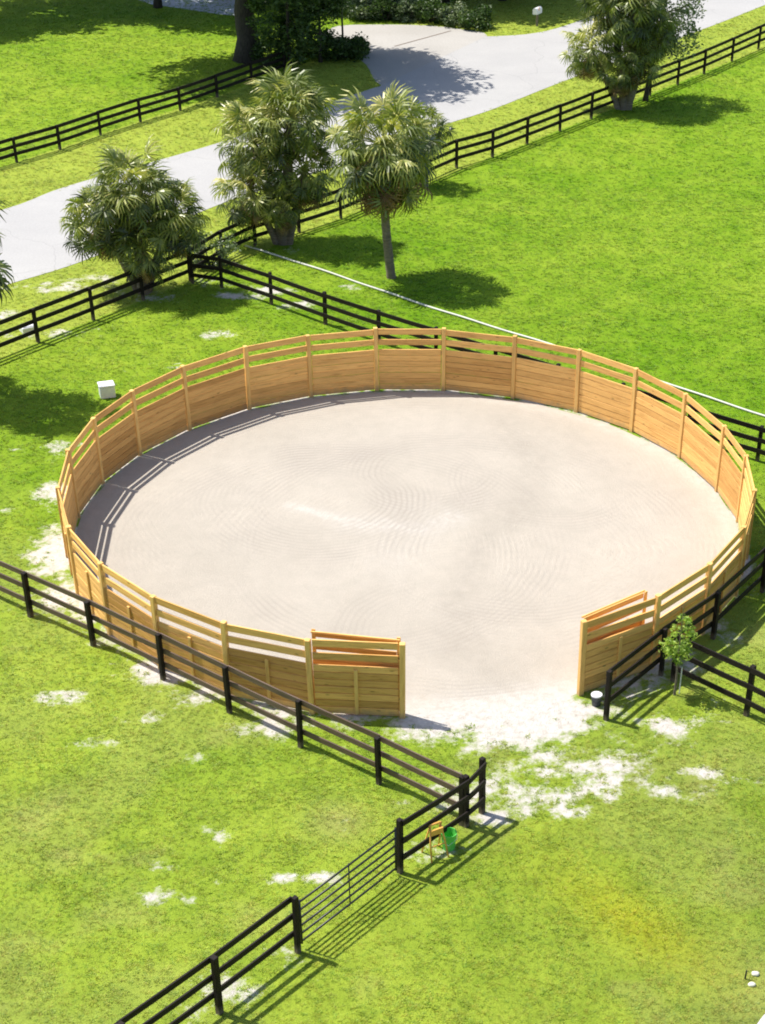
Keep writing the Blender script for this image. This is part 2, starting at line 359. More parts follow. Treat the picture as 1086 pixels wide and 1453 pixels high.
# sandy bare spots: photo point, half width m, half depth m, strength
SPOTS = [(92, 790, .8, 1.5, .95), (80, 700, .5, .8, .75), (105, 850, 1.2, 1.0, .95), (75, 640, .7, .6, .6), (135, 870, .9, .8, .8),
 (180, 905, 1.0, .7, .9), (240, 945, 1.0, .7, .85), (330, 985, 1.1, .7, .8), (400, 1015, 1.0, .8, .7), (470, 1035, .9, .8, .55), (520, 1060, .7, .6, .45),
 (640, 1010, 1.6, 1.1, 1.2), (740, 1005, 1.7, 1.2, 1.2), (800, 1010, .9, .8, 1.1), (710, 1050, 1.6, 1.0, .60), (770, 1075, 1.3, .9, .64), (820, 1090, 1.2, .7, .66),
 (870, 1110, .9, .5, .72), (930, 1120, .9, .35, .66), (850, 1085, 1.2, .45, .66), (900, 1105, .9, .35, .66), (650, 1120, .7, .8, .5), (760, 1040, 1.6, .8, .7), (770, 1130, 1.0, .7, .62), (800, 1150, .4, .25, .75), (720, 1135, .7, .7, .58), (870, 1130, .4, .25, .7),
 (935, 1068, .25, .25, .7), (990, 1095, .5, .2, .8), (1055, 1107, .45, .15, .75), (905, 968, .8, .7, .85), (950, 930, .8, .8, .8), (1000, 890, .8, .8, .75), (1045, 845, .7, .8, .65), (960, 1000, .6, .4, .4), (950, 1035, .6, .55, .85), (985, 1010, .9, .7, .45), (1040, 1020, .8, .6, .35),
 (90, 990, .6, .3, .66), (140, 1055, .6, .25, .60), (205, 1020, .5, .3, .5), (285, 1080, .5, .3, .56), (305, 1185, .45, .4, .7), (235, 1230, .3, .25, .62), (225, 1272, .45, .3, .72),
 (270, 1275, .4, .25, .66), (290, 1255, .4, .25, .62), (400, 1248, .6, .2, .74), (440, 1248, .7, .25, .80), (330, 1400, .8, .5, .6), (415, 1370, .6, .5, .5), (255, 1440, .6, .5, .45),
 (480, 1170, .8, .5, .48), (60, 410, 2.6, .35, .62), (100, 405, 1.5, .4, .6), (135, 395, 1.0, .5, .62), (15, 445, 1.2, .5, .5), (60, 475, 1.6, .4, .55), (110, 470, 1.0, .4, .45),
 (340, 420, .8, .35, .9), (385, 412, .9, .35, .72), (420, 430, .8, .4, .45), (330, 405, .9, .35, .7), (400, 435, 1.1, .3, .5), (300, 400, .6, .5, .5), (330, 372, 1.0, .6, .42), (380, 355, 1.2, .6, .42), (210, 420, 1.2, .8, .45),
 (310, 475, .6, .4, .52), (240, 520, .7, .4, .52), (490, 408, .5, .3, .6), (180, 530, .5, .3, .45), (90, 632, .6, .3, .7),
 (585, 1130, .5, .7, .3), (700, 1160, .5, .3, .6), (590, 1205, .5, .5, .4), (640, 1200, .6, .5, .45), (540, 1045, .6, .5, .42), (700, 1115, .5, .8, .6), (30, 640, .4, .3, .42), (10, 720, .5, .4, .42), (980, 1070, .3, .2, .5)]
SPOTS = [(*G(u, v).to_2d(), a, b_, s*(.87 if v > 980 and u < 560 else .9 if v < 600 else 1)) for u, v, a, b_, s in SPOTS]
roadN = to2(nearW); roadF = to2(farW); PEN_R = 9.15
def sandness(x, y):
    v = np.zeros(x.shape)
    for cx, cy, a, b_, s in SPOTS:
        m = (np.abs(x-cx) < 3*a) & (np.abs(y-cy) < 3*b_)
        v[m] = np.maximum(v[m], s*np.exp(-((x[m]-cx)/a)**2*.6-((y[m]-cy)/b_)**2*.6))
    r = np.hypot(x, y)
    v = np.where(v > 0, np.minimum(v, 1.1), v)
    v = np.maximum(v, .62*np.exp(-((r-PEN_R)/.28)**2))
    n = fbm(x, y, 1.1, 4, 5)
    n2_ = fbm(x, y, 3.2, 3, 15)
    v = np.where(v > .02, v+((n-.5)*1.0+(n2_-.5)*.9)*np.minimum(v*3, 1), v)
    return np.clip(v, 0, 1.2)
FA = to2([G(24-700, 230+232), G(24, 230), G(358, 119.7), G(900, -100)])
FB = to2([G(-600, 800), G(54, 485), G(271, 399), G(484, 310), G(699, 223), G(1038, 87), G(1500, -80)])
def side(x, y, P):   # positive: left of the polyline (further from the camera)
    best = np.full(x.shape, 1e9); s = np.zeros(x.shape)
    for (ax, ay), (bx, by) in zip(P[:-1], P[1:]):
        dx, dy = bx-ax, by-ay; L = math.hypot(dx, dy)
        q = np.clip(((x-ax)*dx+(y-ay)*dy)/L/L, 0, 1); dd = np.hypot(x-ax-q*dx, y-ay-q*dy)
        c = (dx*(y-ay)-dy*(x-ax))/L; m = dd < best; best[m] = dd[m]; s[m] = c[m]
    return s
def fieldcol(x, y):
    n0 = fbm(x, y, .10, 3, 1); n1 = fbm(x, y, .45, 4, 2); n2 = fbm(x, y, 2.2, 3, 3)
    lush = np.array([.132, .270, .007]); yel = np.array([.305, .402, .038]); olive = np.array([.262, .302, .075]); brown = np.array([.38, .34, .15])
    sB = side(x, y, FB); sA = side(x, y, FA)
    verge = (sB > 0) & (sA < 0)
    C = G(560, 500); front = sstep(6, -6, y)
    k = .30+.30*front+.9*(n0-.5)+.6*(n1-.5)+.5*(n2-.5)
    k = np.where(verge, k*.5+.75, k); k = np.where(sA > 0, k+.12, k)
    k = np.clip(k, 0, 1)[..., None]
    c = lush*(1-k)+yel*k
    o = np.clip(front*.35*sstep(.42, .62, fbm(x, y, .3, 3, 9))+front*.12, 0, .5)[..., None]
    c = c*(1-o)+olive*1.15*o
    br = np.clip(front*sstep(.62, .78, fbm(x, y, .55, 4, 21)), 0, 1)*.22
    br = np.maximum(br, .45*np.exp(-((x-G(480, 1165)[0])**2+(y-G(480, 1165)[1])**2)/.5))
    br = np.maximum(br, .3*np.exp(-((x-7.5)**2/3+(y+18)**2/3)))[..., None]
    c = c*(1-br)+brown*br
    yp = G(900, 1310); yb = (.5*np.exp(-(((x-yp[0])*.7+(y-yp[1])*.7)**2/.5+((x-yp[0])*.7-(y-yp[1])*.7)**2/4)))[..., None]
    c = c*(1-yb)+np.array([.44, .43, .02])*yb
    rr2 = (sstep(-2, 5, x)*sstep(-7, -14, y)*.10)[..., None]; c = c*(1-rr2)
    c = np.where(verge[..., None], c*.6+np.array([.34, .38, .08])*.4, c)
    return np.clip(c*(.88+.24*n2)[..., None], 0, 1)
X = axis(-20, 20, .16, 700); Y = axis(-22, 66, .16, 700)
gx, gy = np.meshgrid(X, Y); nx, ny = len(X), len(Y)
co = np.stack([gx, gy, np.zeros_like(gx)], -1).reshape(-1, 3).astype(np.float32)
me = bpy.data.meshes.new('ground')
ii = np.arange(nx-1)[None, :]+nx*np.arange(ny-1)[:, None]
quads = np.stack([ii, ii+1, ii+1+nx, ii+nx], -1).reshape(-1, 4)
me.vertices.add(len(co)); me.vertices.foreach_set('co', co.ravel())
me.loops.add(quads.size); me.loops.foreach_set('vertex_index', quads.ravel())
me.polygons.add(len(quads)); me.polygons.foreach_set('loop_start', np.arange(0, quads.size, 4)); me.update()
fc = fieldcol(gx.ravel(), gy.ravel()); sn = sandness(gx.ravel(), gy.ravel())
ca = me.attributes.new('field', 'FLOAT_COLOR', 'POINT'); ca.data.foreach_set('color', np.c_[fc*1.0, np.ones(len(fc))].astype(np.float32).ravel())
sa = me.attributes.new('sand', 'FLOAT', 'POINT'); sa.data.foreach_set('value', sn.astype(np.float32))
me.materials.append(mg); tag(link('ground', me), kind='structure')

# ------------------------------------------------------------------ arena footing
rr = np.linspace(0, 1, 60); th = np.linspace(0, 2*np.pi, 241)[:-1]
edge = 9.15+.02*np.sin(th*23)
gate_dir = math.atan2(-8.6, 2.2); dth = (th-gate_dir+np.pi) % (2*np.pi)-np.pi
edge = edge
v = [(0, 0, .005)]
for i in range(1, 60):
    for k in range(240):
        r = rr[i]*edge[k]
        if i > 57 and abs(dth[k]) < .25: r += (random.random()-.5)*.2
        v.append((r*math.cos(th[k]), r*math.sin(th[k]), .005 if i < 59 else -.004))
f = [(0, 1+k, 1+(k+1) % 240) for k in range(240)]
for i in range(58):
    for k in range(240):
        a = 1+i*240; f.append((a+k, a+240+k, a+240+(k+1) % 240, a+(k+1) % 240))
me = bpy.data.meshes.new('arena_sand'); me.from_pydata(v, [], f); me.materials.append(ma); me.update()
vx = np.array(v)
def blob(x, y, P, wd): return np.exp(-(segdist(x, y, P)/wd)**2)
pale = np.maximum.reduce([.9*blob(vx[:, 0], vx[:, 1], to2([G(415, 718), G(470, 733), G(530, 745)]), .22), .8*blob(vx[:, 0], vx[:, 1], to2([G(500, 742), G(600, 750), G(640, 735)]), .5), .55*np.exp(-((np.hypot(vx[:, 0], vx[:, 1])-8.9)/.3)**2), 1.6*blob(vx[:, 0], vx[:, 1], to2([G(575, 1020), G(690, 1012), G(815, 990)]), .75), .3*blob(vx[:, 0], vx[:, 1], to2([G(560, 790), G(600, 730)]), 1.0)])
damp = np.maximum(.65*blob(vx[:, 0], vx[:, 1], to2([G(715, 600), G(760, 660), G(745, 720), G(680, 780), G(645, 860), G(650, 930)]), .55), .5*blob(vx[:, 0], vx[:, 1], to2([G(645, 860), G(700, 960)]), .5))*1.25
for nme, val in (('pale', pale), ('damp', damp)):
    a = me.attributes.new(nme, 'FLOAT', 'POINT'); a.data.foreach_set('value', val.astype(np.float32))
tag(link('arena_sand', me), kind='structure')

# ------------------------------------------------------------------ grass as tufts (one mass)
tuftcol = bpy.data.collections.new('tuft_sources')
for q in range(5):
    vs, fs, tn = [], [], []
    for k in range(22):
        a = random.uniform(0, 6.283); r = abs(random.gauss(0, .045)); x, y = r*math.cos(a), r*math.sin(a)
        a2 = a+random.uniform(-.9, .9); ln = random.uniform(.028, .062); lean = random.uniform(.5, 1.05)*ln
        dx, dy = math.cos(a2)*lean, math.sin(a2)*lean; wd = random.uniform(.004, .008); px, py = -math.sin(a2)*wd, math.cos(a2)*wd
        o = len(vs); hh = .52*math.sqrt(max(ln*ln-lean*lean*.8, ln*ln*.1))
        vs += [(x-px, y-py, -.004), (x+px, y+py, -.004), (x+dx*.5-px*.8, y+dy*.5-py*.8, hh*.72), (x+dx*.5+px*.8, y+dy*.5+py*.8, hh*.72), (x+dx, y+dy, hh)]
        fs += [(o, o+1, o+3, o+2), (o+2, o+3, o+4)]; tn += [random.random()]*2
    m_ = bpy.data.meshes.new('tuft'); m_.from_pydata(vs, [], fs); m_.materials.append(mt)
    a = m_.attributes.new('blade', 'FLOAT', 'FACE'); a.data.foreach_set('value', np.array(tn, np.float32)); m_.update()
    tuftcol.objects.link(bpy.data.objects.new('tuft', m_))
def scatter(x0, x1, y0, y1, dens):
    n = int((x1-x0)*(y1-y0)*dens); return np.c_[RNG.uniform(x0, x1, n), RNG.uniform(y0, y1, n)]
pts = np.concatenate([scatter(-12, 13, -21.5, -6, 170), scatter(-16, 15, -6, 10, 110), scatter(-21, 16, 10, 30, 70), scatter(-27, 20, 30, 68, 36)])
# keep what the wide view can see
P3 = np.c_[pts, np.zeros(len(pts))]-CAM; zz = P3 @ _f; uu = CX+FPX*(P3 @ _x)/zz; vv = CY-FPX*(P3 @ _u)/zz
keep = (uu > -260) & (uu < PW+260) & (vv > -120) & (vv < PH+160)
x, y = pts[:, 0], pts[:, 1]
keep &= np.hypot(x, y) > 9.32+.12*RNG.random(len(x))
keep &= ~((np.hypot(x, y) < 9.45) & (np.abs((np.arctan2(y, x)-gate_dir+np.pi) % (2*np.pi)-np.pi) < .25))
pts = pts[keep]; x, y = pts[:, 0], pts[:, 1]
keep = sandness(x, y)+(fbm(x, y, 7, 3, 77)-.5)*1.6 < .55
for poly in (to2(road_poly), to2(apW), to2([p.to_2d() for p in cc])): keep &= ~inpoly(x+RNG.normal(0, .09, len(x)), y+RNG.normal(0, .09, len(x)), poly)
pts = pts[keep]; x, y = pts[:, 0], pts[:, 1]; n = len(pts)
me = bpy.data.meshes.new('grass'); me.vertices.add(n); me.vertices.foreach_set('co', np.c_[pts, np.zeros(n)].astype(np.float32).ravel())
fcx = fieldcol(x, y)*(.92+.16*RNG.random(n))[:, None]
fcx[:, 0] *= .85+.4*RNG.random(n)
me.attributes.new('field', 'FLOAT_COLOR', 'POINT').data.foreach_set('color', np.c_[np.clip(fcx, 0, 1), np.ones(n)].astype(np.float32).ravel())
sc_ = (.55+.8*RNG.random(n))*(.75+.75*fbm(x, y, 1.6, 3, 33))*.68*np.where(y > 10, 1.25, 1.0)*np.where(y > 30, 1.2, 1)
me.attributes.new('scl', 'FLOAT', 'POINT').data.foreach_set('value', sc_.astype(np.float32))
me.attributes.new('rot', 'FLOAT_VECTOR', 'POINT').data.foreach_set('vector', np.c_[RNG.normal(0, .12, n), RNG.normal(0, .12, n), RNG.uniform(0, 6.28, n)].astype(np.float32).ravel())
me.update(); go = link('grass', me); tag(go, 'short green grass covering the paddocks and verges', 'grass', kind='stuff')
ng = bpy.data.node_groups.new('grass_scatter', 'GeometryNodeTree')
ng.interface.new_socket('Geometry', in_out='INPUT', socket_type='NodeSocketGeometry'); ng.interface.new_socket('Geometry', in_out='OUTPUT', socket_type='NodeSocketGeometry')
gi = ng.nodes.new('NodeGroupInput'); gout = ng.nodes.new('NodeGroupOutput'); ip = ng.nodes.new('GeometryNodeInstanceOnPoints')
ci = ng.nodes.new('GeometryNodeCollectionInfo'); ci.inputs[0].default_value = tuftcol; ci.inputs[1].default_value = True; ci.inputs[2].default_value = True
ip.inputs['Pick Instance'].default_value = True
na = ng.nodes.new('GeometryNodeInputNamedAttribute'); na.data_type = 'FLOAT'; na.inputs[0].default_value = 'scl'
nr = ng.nodes.new('GeometryNodeInputNamedAttribute'); nr.data_type = 'FLOAT_VECTOR'; nr.inputs[0].default_value = 'rot'
ng.links.new(gi.outputs[0], ip.inputs['Points']); ng.links.new(ci.outputs[0], ip.inputs['Instance'])
ng.links.new(nr.outputs[0], ip.inputs['Rotation']); ng.links.new(na.outputs[0], ip.inputs['Scale']); ng.links.new(ip.outputs[0], gout.inputs[0])
md = go.modifiers.new('scatter', 'NODES'); md.node_group = ng
print('tufts', n)

# ------------------------------------------------------------------ round pen
TOPS = {-1: (570, 910), 0: (437, 908), 1: (314, 885), 2: (216, 845), 3: (142, 798), 4: (96, 747), 6: (98, 638), 7: (133, 592), 8: (190, 554), 9: (262, 520), 10: (347, 491), 11: (437, 474), 12: (533, 465), 13: (630, 465), 14: (731, 477), 15: (824, 495), 16: (904, 522), 17: (973, 558), 18: (1024, 604), 19: (1058, 645), 21: (1057, 746), 22: (1006, 798), 23: (934, 845), 24: (829, 880)}
HP = 2.02
RP = {k: G(*p, HP).to_2d() for k, p in TOPS.items()}
for k in (5, 20):
    q = (RP[k-1]+RP[k+1]); RP[k] = q.normalized()*9.2
for k in RP:   # pull the survey gently to the true circle
    RP[k] = RP[k].normalized()*(9.2*.55+RP[k].length*.45)
pen = thing('round_pen_fence', 'honey coloured board fence forming the round pen around the pale sand', 'fence')
def post_mb(w, h, z0=-.3, top=.012):
    return MB().box((-w/2, -w/2, z0), (w/2, w/2, h), bev=.012)
def place(o, p, ang): o.location = (p[0], p[1], 0); o.rotation_euler.z = ang; return o
def panel(a, b, parent, name='board_panel', inset=.075, top=True, framed=False):
    """boards in the local xz plane from a to b; local -y is inwards"""
    d = b-a; L = d.length-2*inset; ang = math.atan2(d.y, d.x); mid = (a+b)/2
    m = MB(); z = .035; nb = 7; pt = random.uniform(.15, .75)
    for i in range(nb):
        hgt = .190+random.uniform(-.004, .004); j = random.uniform(-.004, .004)
        m.box((-L/2, -.019+j, z), (L/2, .019+j, z+hgt-.012), min(1, max(0, pt+random.uniform(-.32, .32))), .007); z += hgt
    o = place(m.build(name, m_pine, parent), mid, ang)
    for z0 in (1.50, 1.822):
        dz = random.uniform(-.012, .012)
        r = MB().box((-L/2, -.019, z0+dz), (L/2, .019, z0+dz+.18), random.random()*.6+.2).build('rail', m_pine, o)
    s = 1 if math.copysign(1, (Matrix.Rotation(ang, 2) @ Vector((0, 1))).dot(mid)) > 0 else -1
    bt = MB(); y0, y1 = (.0235, .062) if s > 0 else (-.062, -.0235)
    bt.box((-.045, y0, .05), (.045, y1, 1.27)); bt.build('batten', m_pinepost, o)
    return o, s
for k in range(-1, 25):
    p = RP[k]; ang = math.atan2(p.y, p.x)
    o = place(post_mb(.128 if k not in (-1, 24) else .135, HP+random.uniform(-.02, .03)).build('post', m_pinepost, pen), p, ang+random.uniform(-.05, .05))
    o.rotation_euler.x = random.uniform(-.012, .012)
for k in range(-1, 24): panel(RP[k], RP[k+1], pen)
def gate(hinge, toward, fold, length, z0):
    d = (toward-hinge).normalized(); inw = -hinge.normalized()
    d2 = (d+inw*math.tan(fold)).normalized(); a = hinge+inw*.135+d*.03; b = a+d2*length
    L = length; ang = math.atan2(d2.y, d2.x); mid = (a+b)/2
    m = MB(); z = .07
    for i in range(7):
        j = random.uniform(-.003, .003); m.box((-L/2+.002, -.018+j, z), (L/2-.002, .018+j, z+.192), random.random()*.7+.1); z += .199
    o = place(m.build('gate', m_pine, pen), mid, ang)
    for zz_ in (1.55, 1.88): MB().box((-L/2+.09, -.018, zz_), (L/2-.09, .018, zz_+.14)).build('rail', m_pine, o)
    for x_ in (-L/2, L/2-.088): MB().box((x_, -.058, .05), (x_+.088, -.0215, 2.05)).build('stile', m_pinepost, o)
    MB().box((-L/2, -.036 if 0 else .0215, 2.0), (L/2, .058, 2.045)).build('cap_rail', m_pine, o)
    for zz_ in (.4, 1.5):
        MB().box((-L/2-.03, .02, zz_), (-L/2+.3, .03, zz_+.05)).build('hinge', m_tube, o)
    return o
gate(RP[-1], RP[0], .10, 2.06, 0); gate(RP[24], RP[23], .09, 2.0, 0)

# ------------------------------------------------------------------ black paddock fences
def rail_fence(marks, label, hs=1.3, group=None, m=None, mp=None, pw=.105, thick=None, skip=(), rail_side=1, name='paddock_fence', fr=(.93, .62, .31)):
    m = m or m_black; mp = mp or m_blackpost
    P = [Vector((p[0], p[1])) for p in marks]; f = thing(name, label, 'fence', group=group)
    hs = hs if hasattr(hs, '__len__') else [hs]*len(P)
    for i, p in enumerate(P):
        q = P[min(i+1, len(P)-1)]-P[max(i-1, 0)]
        w_ = pw*random.uniform(.92, 1.08)
        o = place(MB().box((-w_/2, -w_/2, -.3), (w_/2, w_/2, hs[i]+random.uniform(-.02, .03)), bev=.01).build('post', mp, f), p, math.atan2(q.y, q.x)+random.uniform(-.06, .06))
        o.rotation_euler.x = random.uniform(-.02, .02)
    for i in range(len(P)-1):
        if i in skip: continue
        a, b_ = P[i], P[i+1]; d = b_-a; L = d.length; ang = math.atan2(d.y, d.x)
        nrm = Vector((-d.y, d.x)).normalized()*rail_side*(pw/2+.022)
        for fz in fr:
            z0 = hs[i]*fz; z1 = hs[i+1]*fz; ca, sa_ = random.uniform(-.012, .012), random.uniform(-.015, .015)
            z0 += ca; z1 += sa_
            sag = random.uniform(0, .012)
            vs = []; ns = 4; hh = .068
            for s_ in range(ns+1):
                u_ = s_/ns; xx = -L/2+.004+(L-.008)*u_; zc = z0*(1-u_)+z1*u_-sag*4*u_*(1-u_)
                vs += [(xx, -.017, zc-hh), (xx, .017, zc-hh), (xx, .017, zc+hh), (xx, -.017, zc+hh)]
            fs = [(0, 3, 2, 1), tuple(ns*4+k for k in range(4))]
            for s_ in range(ns):
                for k in range(4): fs.append((s_*4+k, s_*4+(k+1) % 4, s_*4+4+(k+1) % 4, s_*4+4+k))
            o = MB().add(vs, fs).build('rail', m, f); place(o, (a+b_)/2+nrm, ang)
    return f
def along(pix, step=2.44, ext0=0, ext1=0):
    """posts at even spacing along the surveyed line"""
    P = [G(*p).to_2d() for p in pix]
    if ext0: P = [P[0]+(P[0]-P[1]).normalized()*ext0]+P
    if ext1: P = P+[P[-1]+(P[-1]-P[-2]).normalized()*ext1]
    out = []
    for a, b_ in zip(P[:-1], P[1:]):
        n = max(1, round((b_-a).length/step))
        out += [a+(b_-a)*i/n for i in range(n)]
    return out+[P[-1]]
BG = 'black three-rail fences'
fa = along([(24, 230), (85.5, 212), (143, 191.5), (199.6, 173), (256, 156.6), (308.6, 138), (358, 119.7), (405, 102)], ext0=7.3)
rail_fence(fa, 'black three-rail fence on the far side of the road, left of the big dark tree', .98, BG)
fb = along([(54.5, 485.5), (133, 454), (271, 399), (316, 371), (362.6, 349), (484, 310), (648, 237.6), (699, 223), (748, 204), (794.6, 186), (961.5, 120), (999, 105), (1038.5, 87), (1076, 70)], ext0=9.8, ext1=7.4)
rail_fence(fb, 'long black roadside fence running behind all the palms along the near verge', 1.13, BG)
fcx_ = [G(274, 402).to_2d(), G(315, 408).to_2d()]+along([(385.5, 432), (462, 460), (538, 486), (1074.6, 654)], ext1=7.3)
rail_fence(fcx_, 'black fence dropping from the roadside corner and passing close behind the round pen', 1.12, BG, rail_side=-1)
fd = along([(44, 875), (133, 916), (232, 964), (326, 1011), (427, 1060), (538, 1112), (656, 1170)], ext0=7.3)
rail_fence(fd, 'dark fence with weathered brown rails running in front of the pen on the left', 1.27, BG, m=m_brown, rail_side=1, pw=.115)
fe = [G(568, 1238).to_2d(), G(661, 1172).to_2d(), G(684, 1153).to_2d()]
rail_fence(fe, 'short black fence panel casting bars of shadow beside the green bucket', [1.41, 1.30, 1.42], BG, pw=.115, rail_side=-1)
fe2 = along([(423, 1351), (312, 1437), (183, 1532)], ext1=2.4)
rail_fence(fe2, 'black fence entering from the bottom edge and ending at the tube gate', 1.42, BG, pw=.115, rail_side=-1)
ff = along([(860, 1021), (938, 958), (1012, 906), (1082, 840)], ext1=7.3)
rail_fence(ff, 'black fence right of the pen gate, parallel to the pen wall', 1.32, BG, pw=.11)
fg = [G(943, 961).to_2d()+Vector((.2, -.15))]+along([(1059, 1015)], 2.44)+along([(1150, 1062)], 2.44)
rail_fence(fg, 'black fence behind the young tree, running off the right edge', 1.38, BG, pw=.11, rail_side=-1)

# tube gate
ga, gb = G(423, 1351).to_2d(), G(568, 1238).to_2d(); d = (gb-ga); L = d.length-.26; ang = math.atan2(d.y, d.x)
tg = thing('tube_gate', 'thin black six-bar metal gate between two black posts', 'gate', (*((ga+gb)/2), 0), ang)
for i in range(6):
    z = .20+i*.20; MB().tube([(-L/2, 0, z), (0, 0, z-.006), (L/2, 0, z)], .022, 8).build('bar', m_tube, tg, smooth=True)
for x_ in (-L/2, L/2): MB().tube([(x_, 0, .14), (x_, 0, 1.25)], .022, 8).build('stile', m_tube, tg, smooth=True)
MB().tube([(.02, .022, .19), (.02, .022, 1.21)], .013, 8).build('brace', m_tube, tg, smooth=True)
for z in (.35, 1.05): MB().tube([(-L/2-.11, 0, z), (-L/2, 0, z)], .012, 6).build('hinge', m_tube, tg)

# ------------------------------------------------------------------ palms
def fan(L, n, droop, spread=2.2, wd=.068, flat=1.0):
    vs, fs, tn = [], [], []
    tone = random.random()
    for i in range(n):
        a = (i/(n-1)-.5)*2*spread+random.uniform(-.04, .04)
        ln = L*(.62+.38*math.cos(a*.62))*random.uniform(.9, 1.08)
        dx, dy = math.cos(a), math.sin(a); tilt = random.uniform(-.9, .9)
        px, py, pz = -dy*math.cos(tilt), dx*math.cos(tilt), math.sin(tilt)
        o = len(vs); dr = droop*random.uniform(.7, 1.4)
        for s, w_ in ((.06, .35), (.35, 1), (.68, .8), (1, .08)):
            w2 = wd*w_*.5*(L/.8)
            zc = .10*s*(1-s)-dr*s**3.2*ln*.5-abs(math.sin(a))*.12*s*flat
            xs = s*ln*(1-.25*dr*s*s)
            vs += [(dx*xs-px*w2, dy*xs-py*w2, zc-pz*w2), (dx*xs+px*w2, dy*xs+py*w2, zc+pz*w2)]
        for k in range(3): fs.append((o+2*k, o+2*k+1, o+2*k+3, o+2*k+2)); tn.append(min(1, max(0, .6*tone+.4*random.random()-.1)))
    return vs, fs, tn
def palm_crown(parent, c, R, n, lo=-40, hi=74, droop=.9, m=None, name='crown', tshift=0, az=None, seg=17):
    m = m or m_palm; mb = MB(); c = Vector(c); n = int(n*1.4)
    for i in range(n):
        u_ = (i+.5)/n; e = R_(hi+(lo-hi)*u_**.85+random.uniform(-8, 8)); a = i*2.39996+random.uniform(-.25, .25)
        if az is not None: a = az[0]+(az[1]-az[0])*random.random()
        d = Vector((math.cos(a)*math.cos(e), math.sin(a)*math.cos(e), math.sin(e)))
        pl = R*random.uniform(.36, .70); side = d.cross(Vector((0, 0, 1)))
        if side.length < .05: side = Vector((1, 0, 0))
        side.normalize()
        p0 = c+Vector((0, 0, random.uniform(-.15, .2)))*R*.3; p1 = p0+d*pl*.55; p2 = p0+d*pl+Vector((0, 0, -.09*pl))
        mb.tube([p0, p1, p2], [.022, .015, .010], 4, .75 if m is m_palm else .6, cap=False)
        fd_ = (d+Vector((random.uniform(-.25, .25), random.uniform(-.25, .25), -.05-.45*random.random()))).normalized()
        s2 = fd_.cross(Vector((0, 0, 1)));
        if s2.length < .2: s2 = side
        s2.normalize(); up = s2.cross(fd_).normalized()
        rr_ = Matrix.Rotation(random.uniform(-1.1, 1.1), 3, fd_); s2 = rr_ @ s2; up = rr_ @ up
        vs, fs, tn = fan(R*random.uniform(.31, .42), seg, droop*random.uniform(.7, 1.3))
        o = len(mb.v)
        mb.v += [tuple(p2+fd_*v_[0]+s2*v_[1]+up*v_[2]) for v_ in vs]
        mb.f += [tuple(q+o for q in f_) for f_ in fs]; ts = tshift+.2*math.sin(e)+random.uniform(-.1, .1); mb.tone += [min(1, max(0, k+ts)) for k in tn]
    return mb.build(name, m, parent)
def palm_trunk(parent, top, r0, r1, bend=(0, 0), base=(0, 0)):
    pts, rad = [], []; nseg = 26
    for i in range(nseg+1):
        s = i/nseg
        pts.append((base[0]+(top[0]-base[0])*s**1.2+bend[0]*math.sin(s*math.pi), base[1]+(top[1]-base[1])*s**1.2+bend[1]*math.sin(s*math.pi), -.15+(top[2]+.15)*s))
        rad.append((r0+(r1-r0)*s+.06*r0*math.exp(-s*20))*(1+.05*(i % 2))+random.uniform(-.004, .004))
    return MB().tube(pts, rad, 12).build('trunk', m_bark, parent, smooth=True)
def palm(label, base, stems, name='palm_tree'):
    t_ = thing(name, label, 'palm tree', base, group='palms along the roadside fence')
    for st in stems:
        top = st['top']; R = st['R']
        if st.get('trunk', True): palm_trunk(t_, (top[0], top[1], top[2]-.1), st.get('r', .17), st.get('r', .17)*.8, st.get('bend', (0, 0)), st.get('base', (0, 0)))
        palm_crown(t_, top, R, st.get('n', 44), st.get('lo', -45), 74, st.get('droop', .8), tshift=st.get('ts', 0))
        if st.get('dead', 10): palm_crown(t_, (top[0], top[1], top[2]-.15), R*st.get('dR', .8), st.get('dead', 10), -80, -38, 1.1, m_dead, 'dead_fronds', seg=16)
    return t_
base = G(556, 394)
palm('single tall slender palm with a bare grey trunk and browning lower fronds', base, [dict(top=(-.22, .0, 4.55), R=2.45, n=66, lo=-55, r=.165, bend=(-.10, 0), dead=34, dR=.95, ts=.08)])
palm('broad bushy palm clump beside the fence corner, leftmost whole palm in view', G(203, 415), [
    dict(top=(0, .2, 3.35), R=2.1, n=60, lo=-50, r=.2, dead=8), dict(top=(-1.25, .1, 2.45), R=1.75, n=46, lo=-50, r=.15, dead=18, base=(-.15, .1)),
    dict(top=(1.25, .3, 2.6), R=1.75, n=48, lo=-50, r=.15, dead=6, base=(.12, .1)), dict(top=(.25, -.35, 1.7), R=1.4, n=36, lo=-60, r=.14, dead=14, base=(.1, -.1))])
palm('tall crowded palm clump just left of the slender palm, hiding the fence', G(402, 346), [
    dict(top=(.5, .4, 4.4), R=2.15, n=60, lo=-40, r=.2, dead=4, ts=.1), dict(top=(-.9, .3, 3.6), R=1.9, n=50, lo=-50, r=.16, dead=6, ts=.05), dict(top=(.9, .2, 2.6), R=1.7, n=40, lo=-60, r=.15, dead=14, base=(.2, 0)),
    dict(top=(-1.1, -.1, 2.0), R=1.7, n=40, lo=-60, r=.14, dead=20, base=(-.2, 0), ts=.15), dict(top=(.1, -.35, 1.6), R=1.2, n=26, lo=-60, r=.14, dead=8, ts=.2)])
palm('short dark palm half hidden behind the slender palm at the fence', G(603, 264), [dict(top=(0, .1, 2.2), R=1.45, n=34, lo=-60, r=.16, dead=14, ts=-.15)])
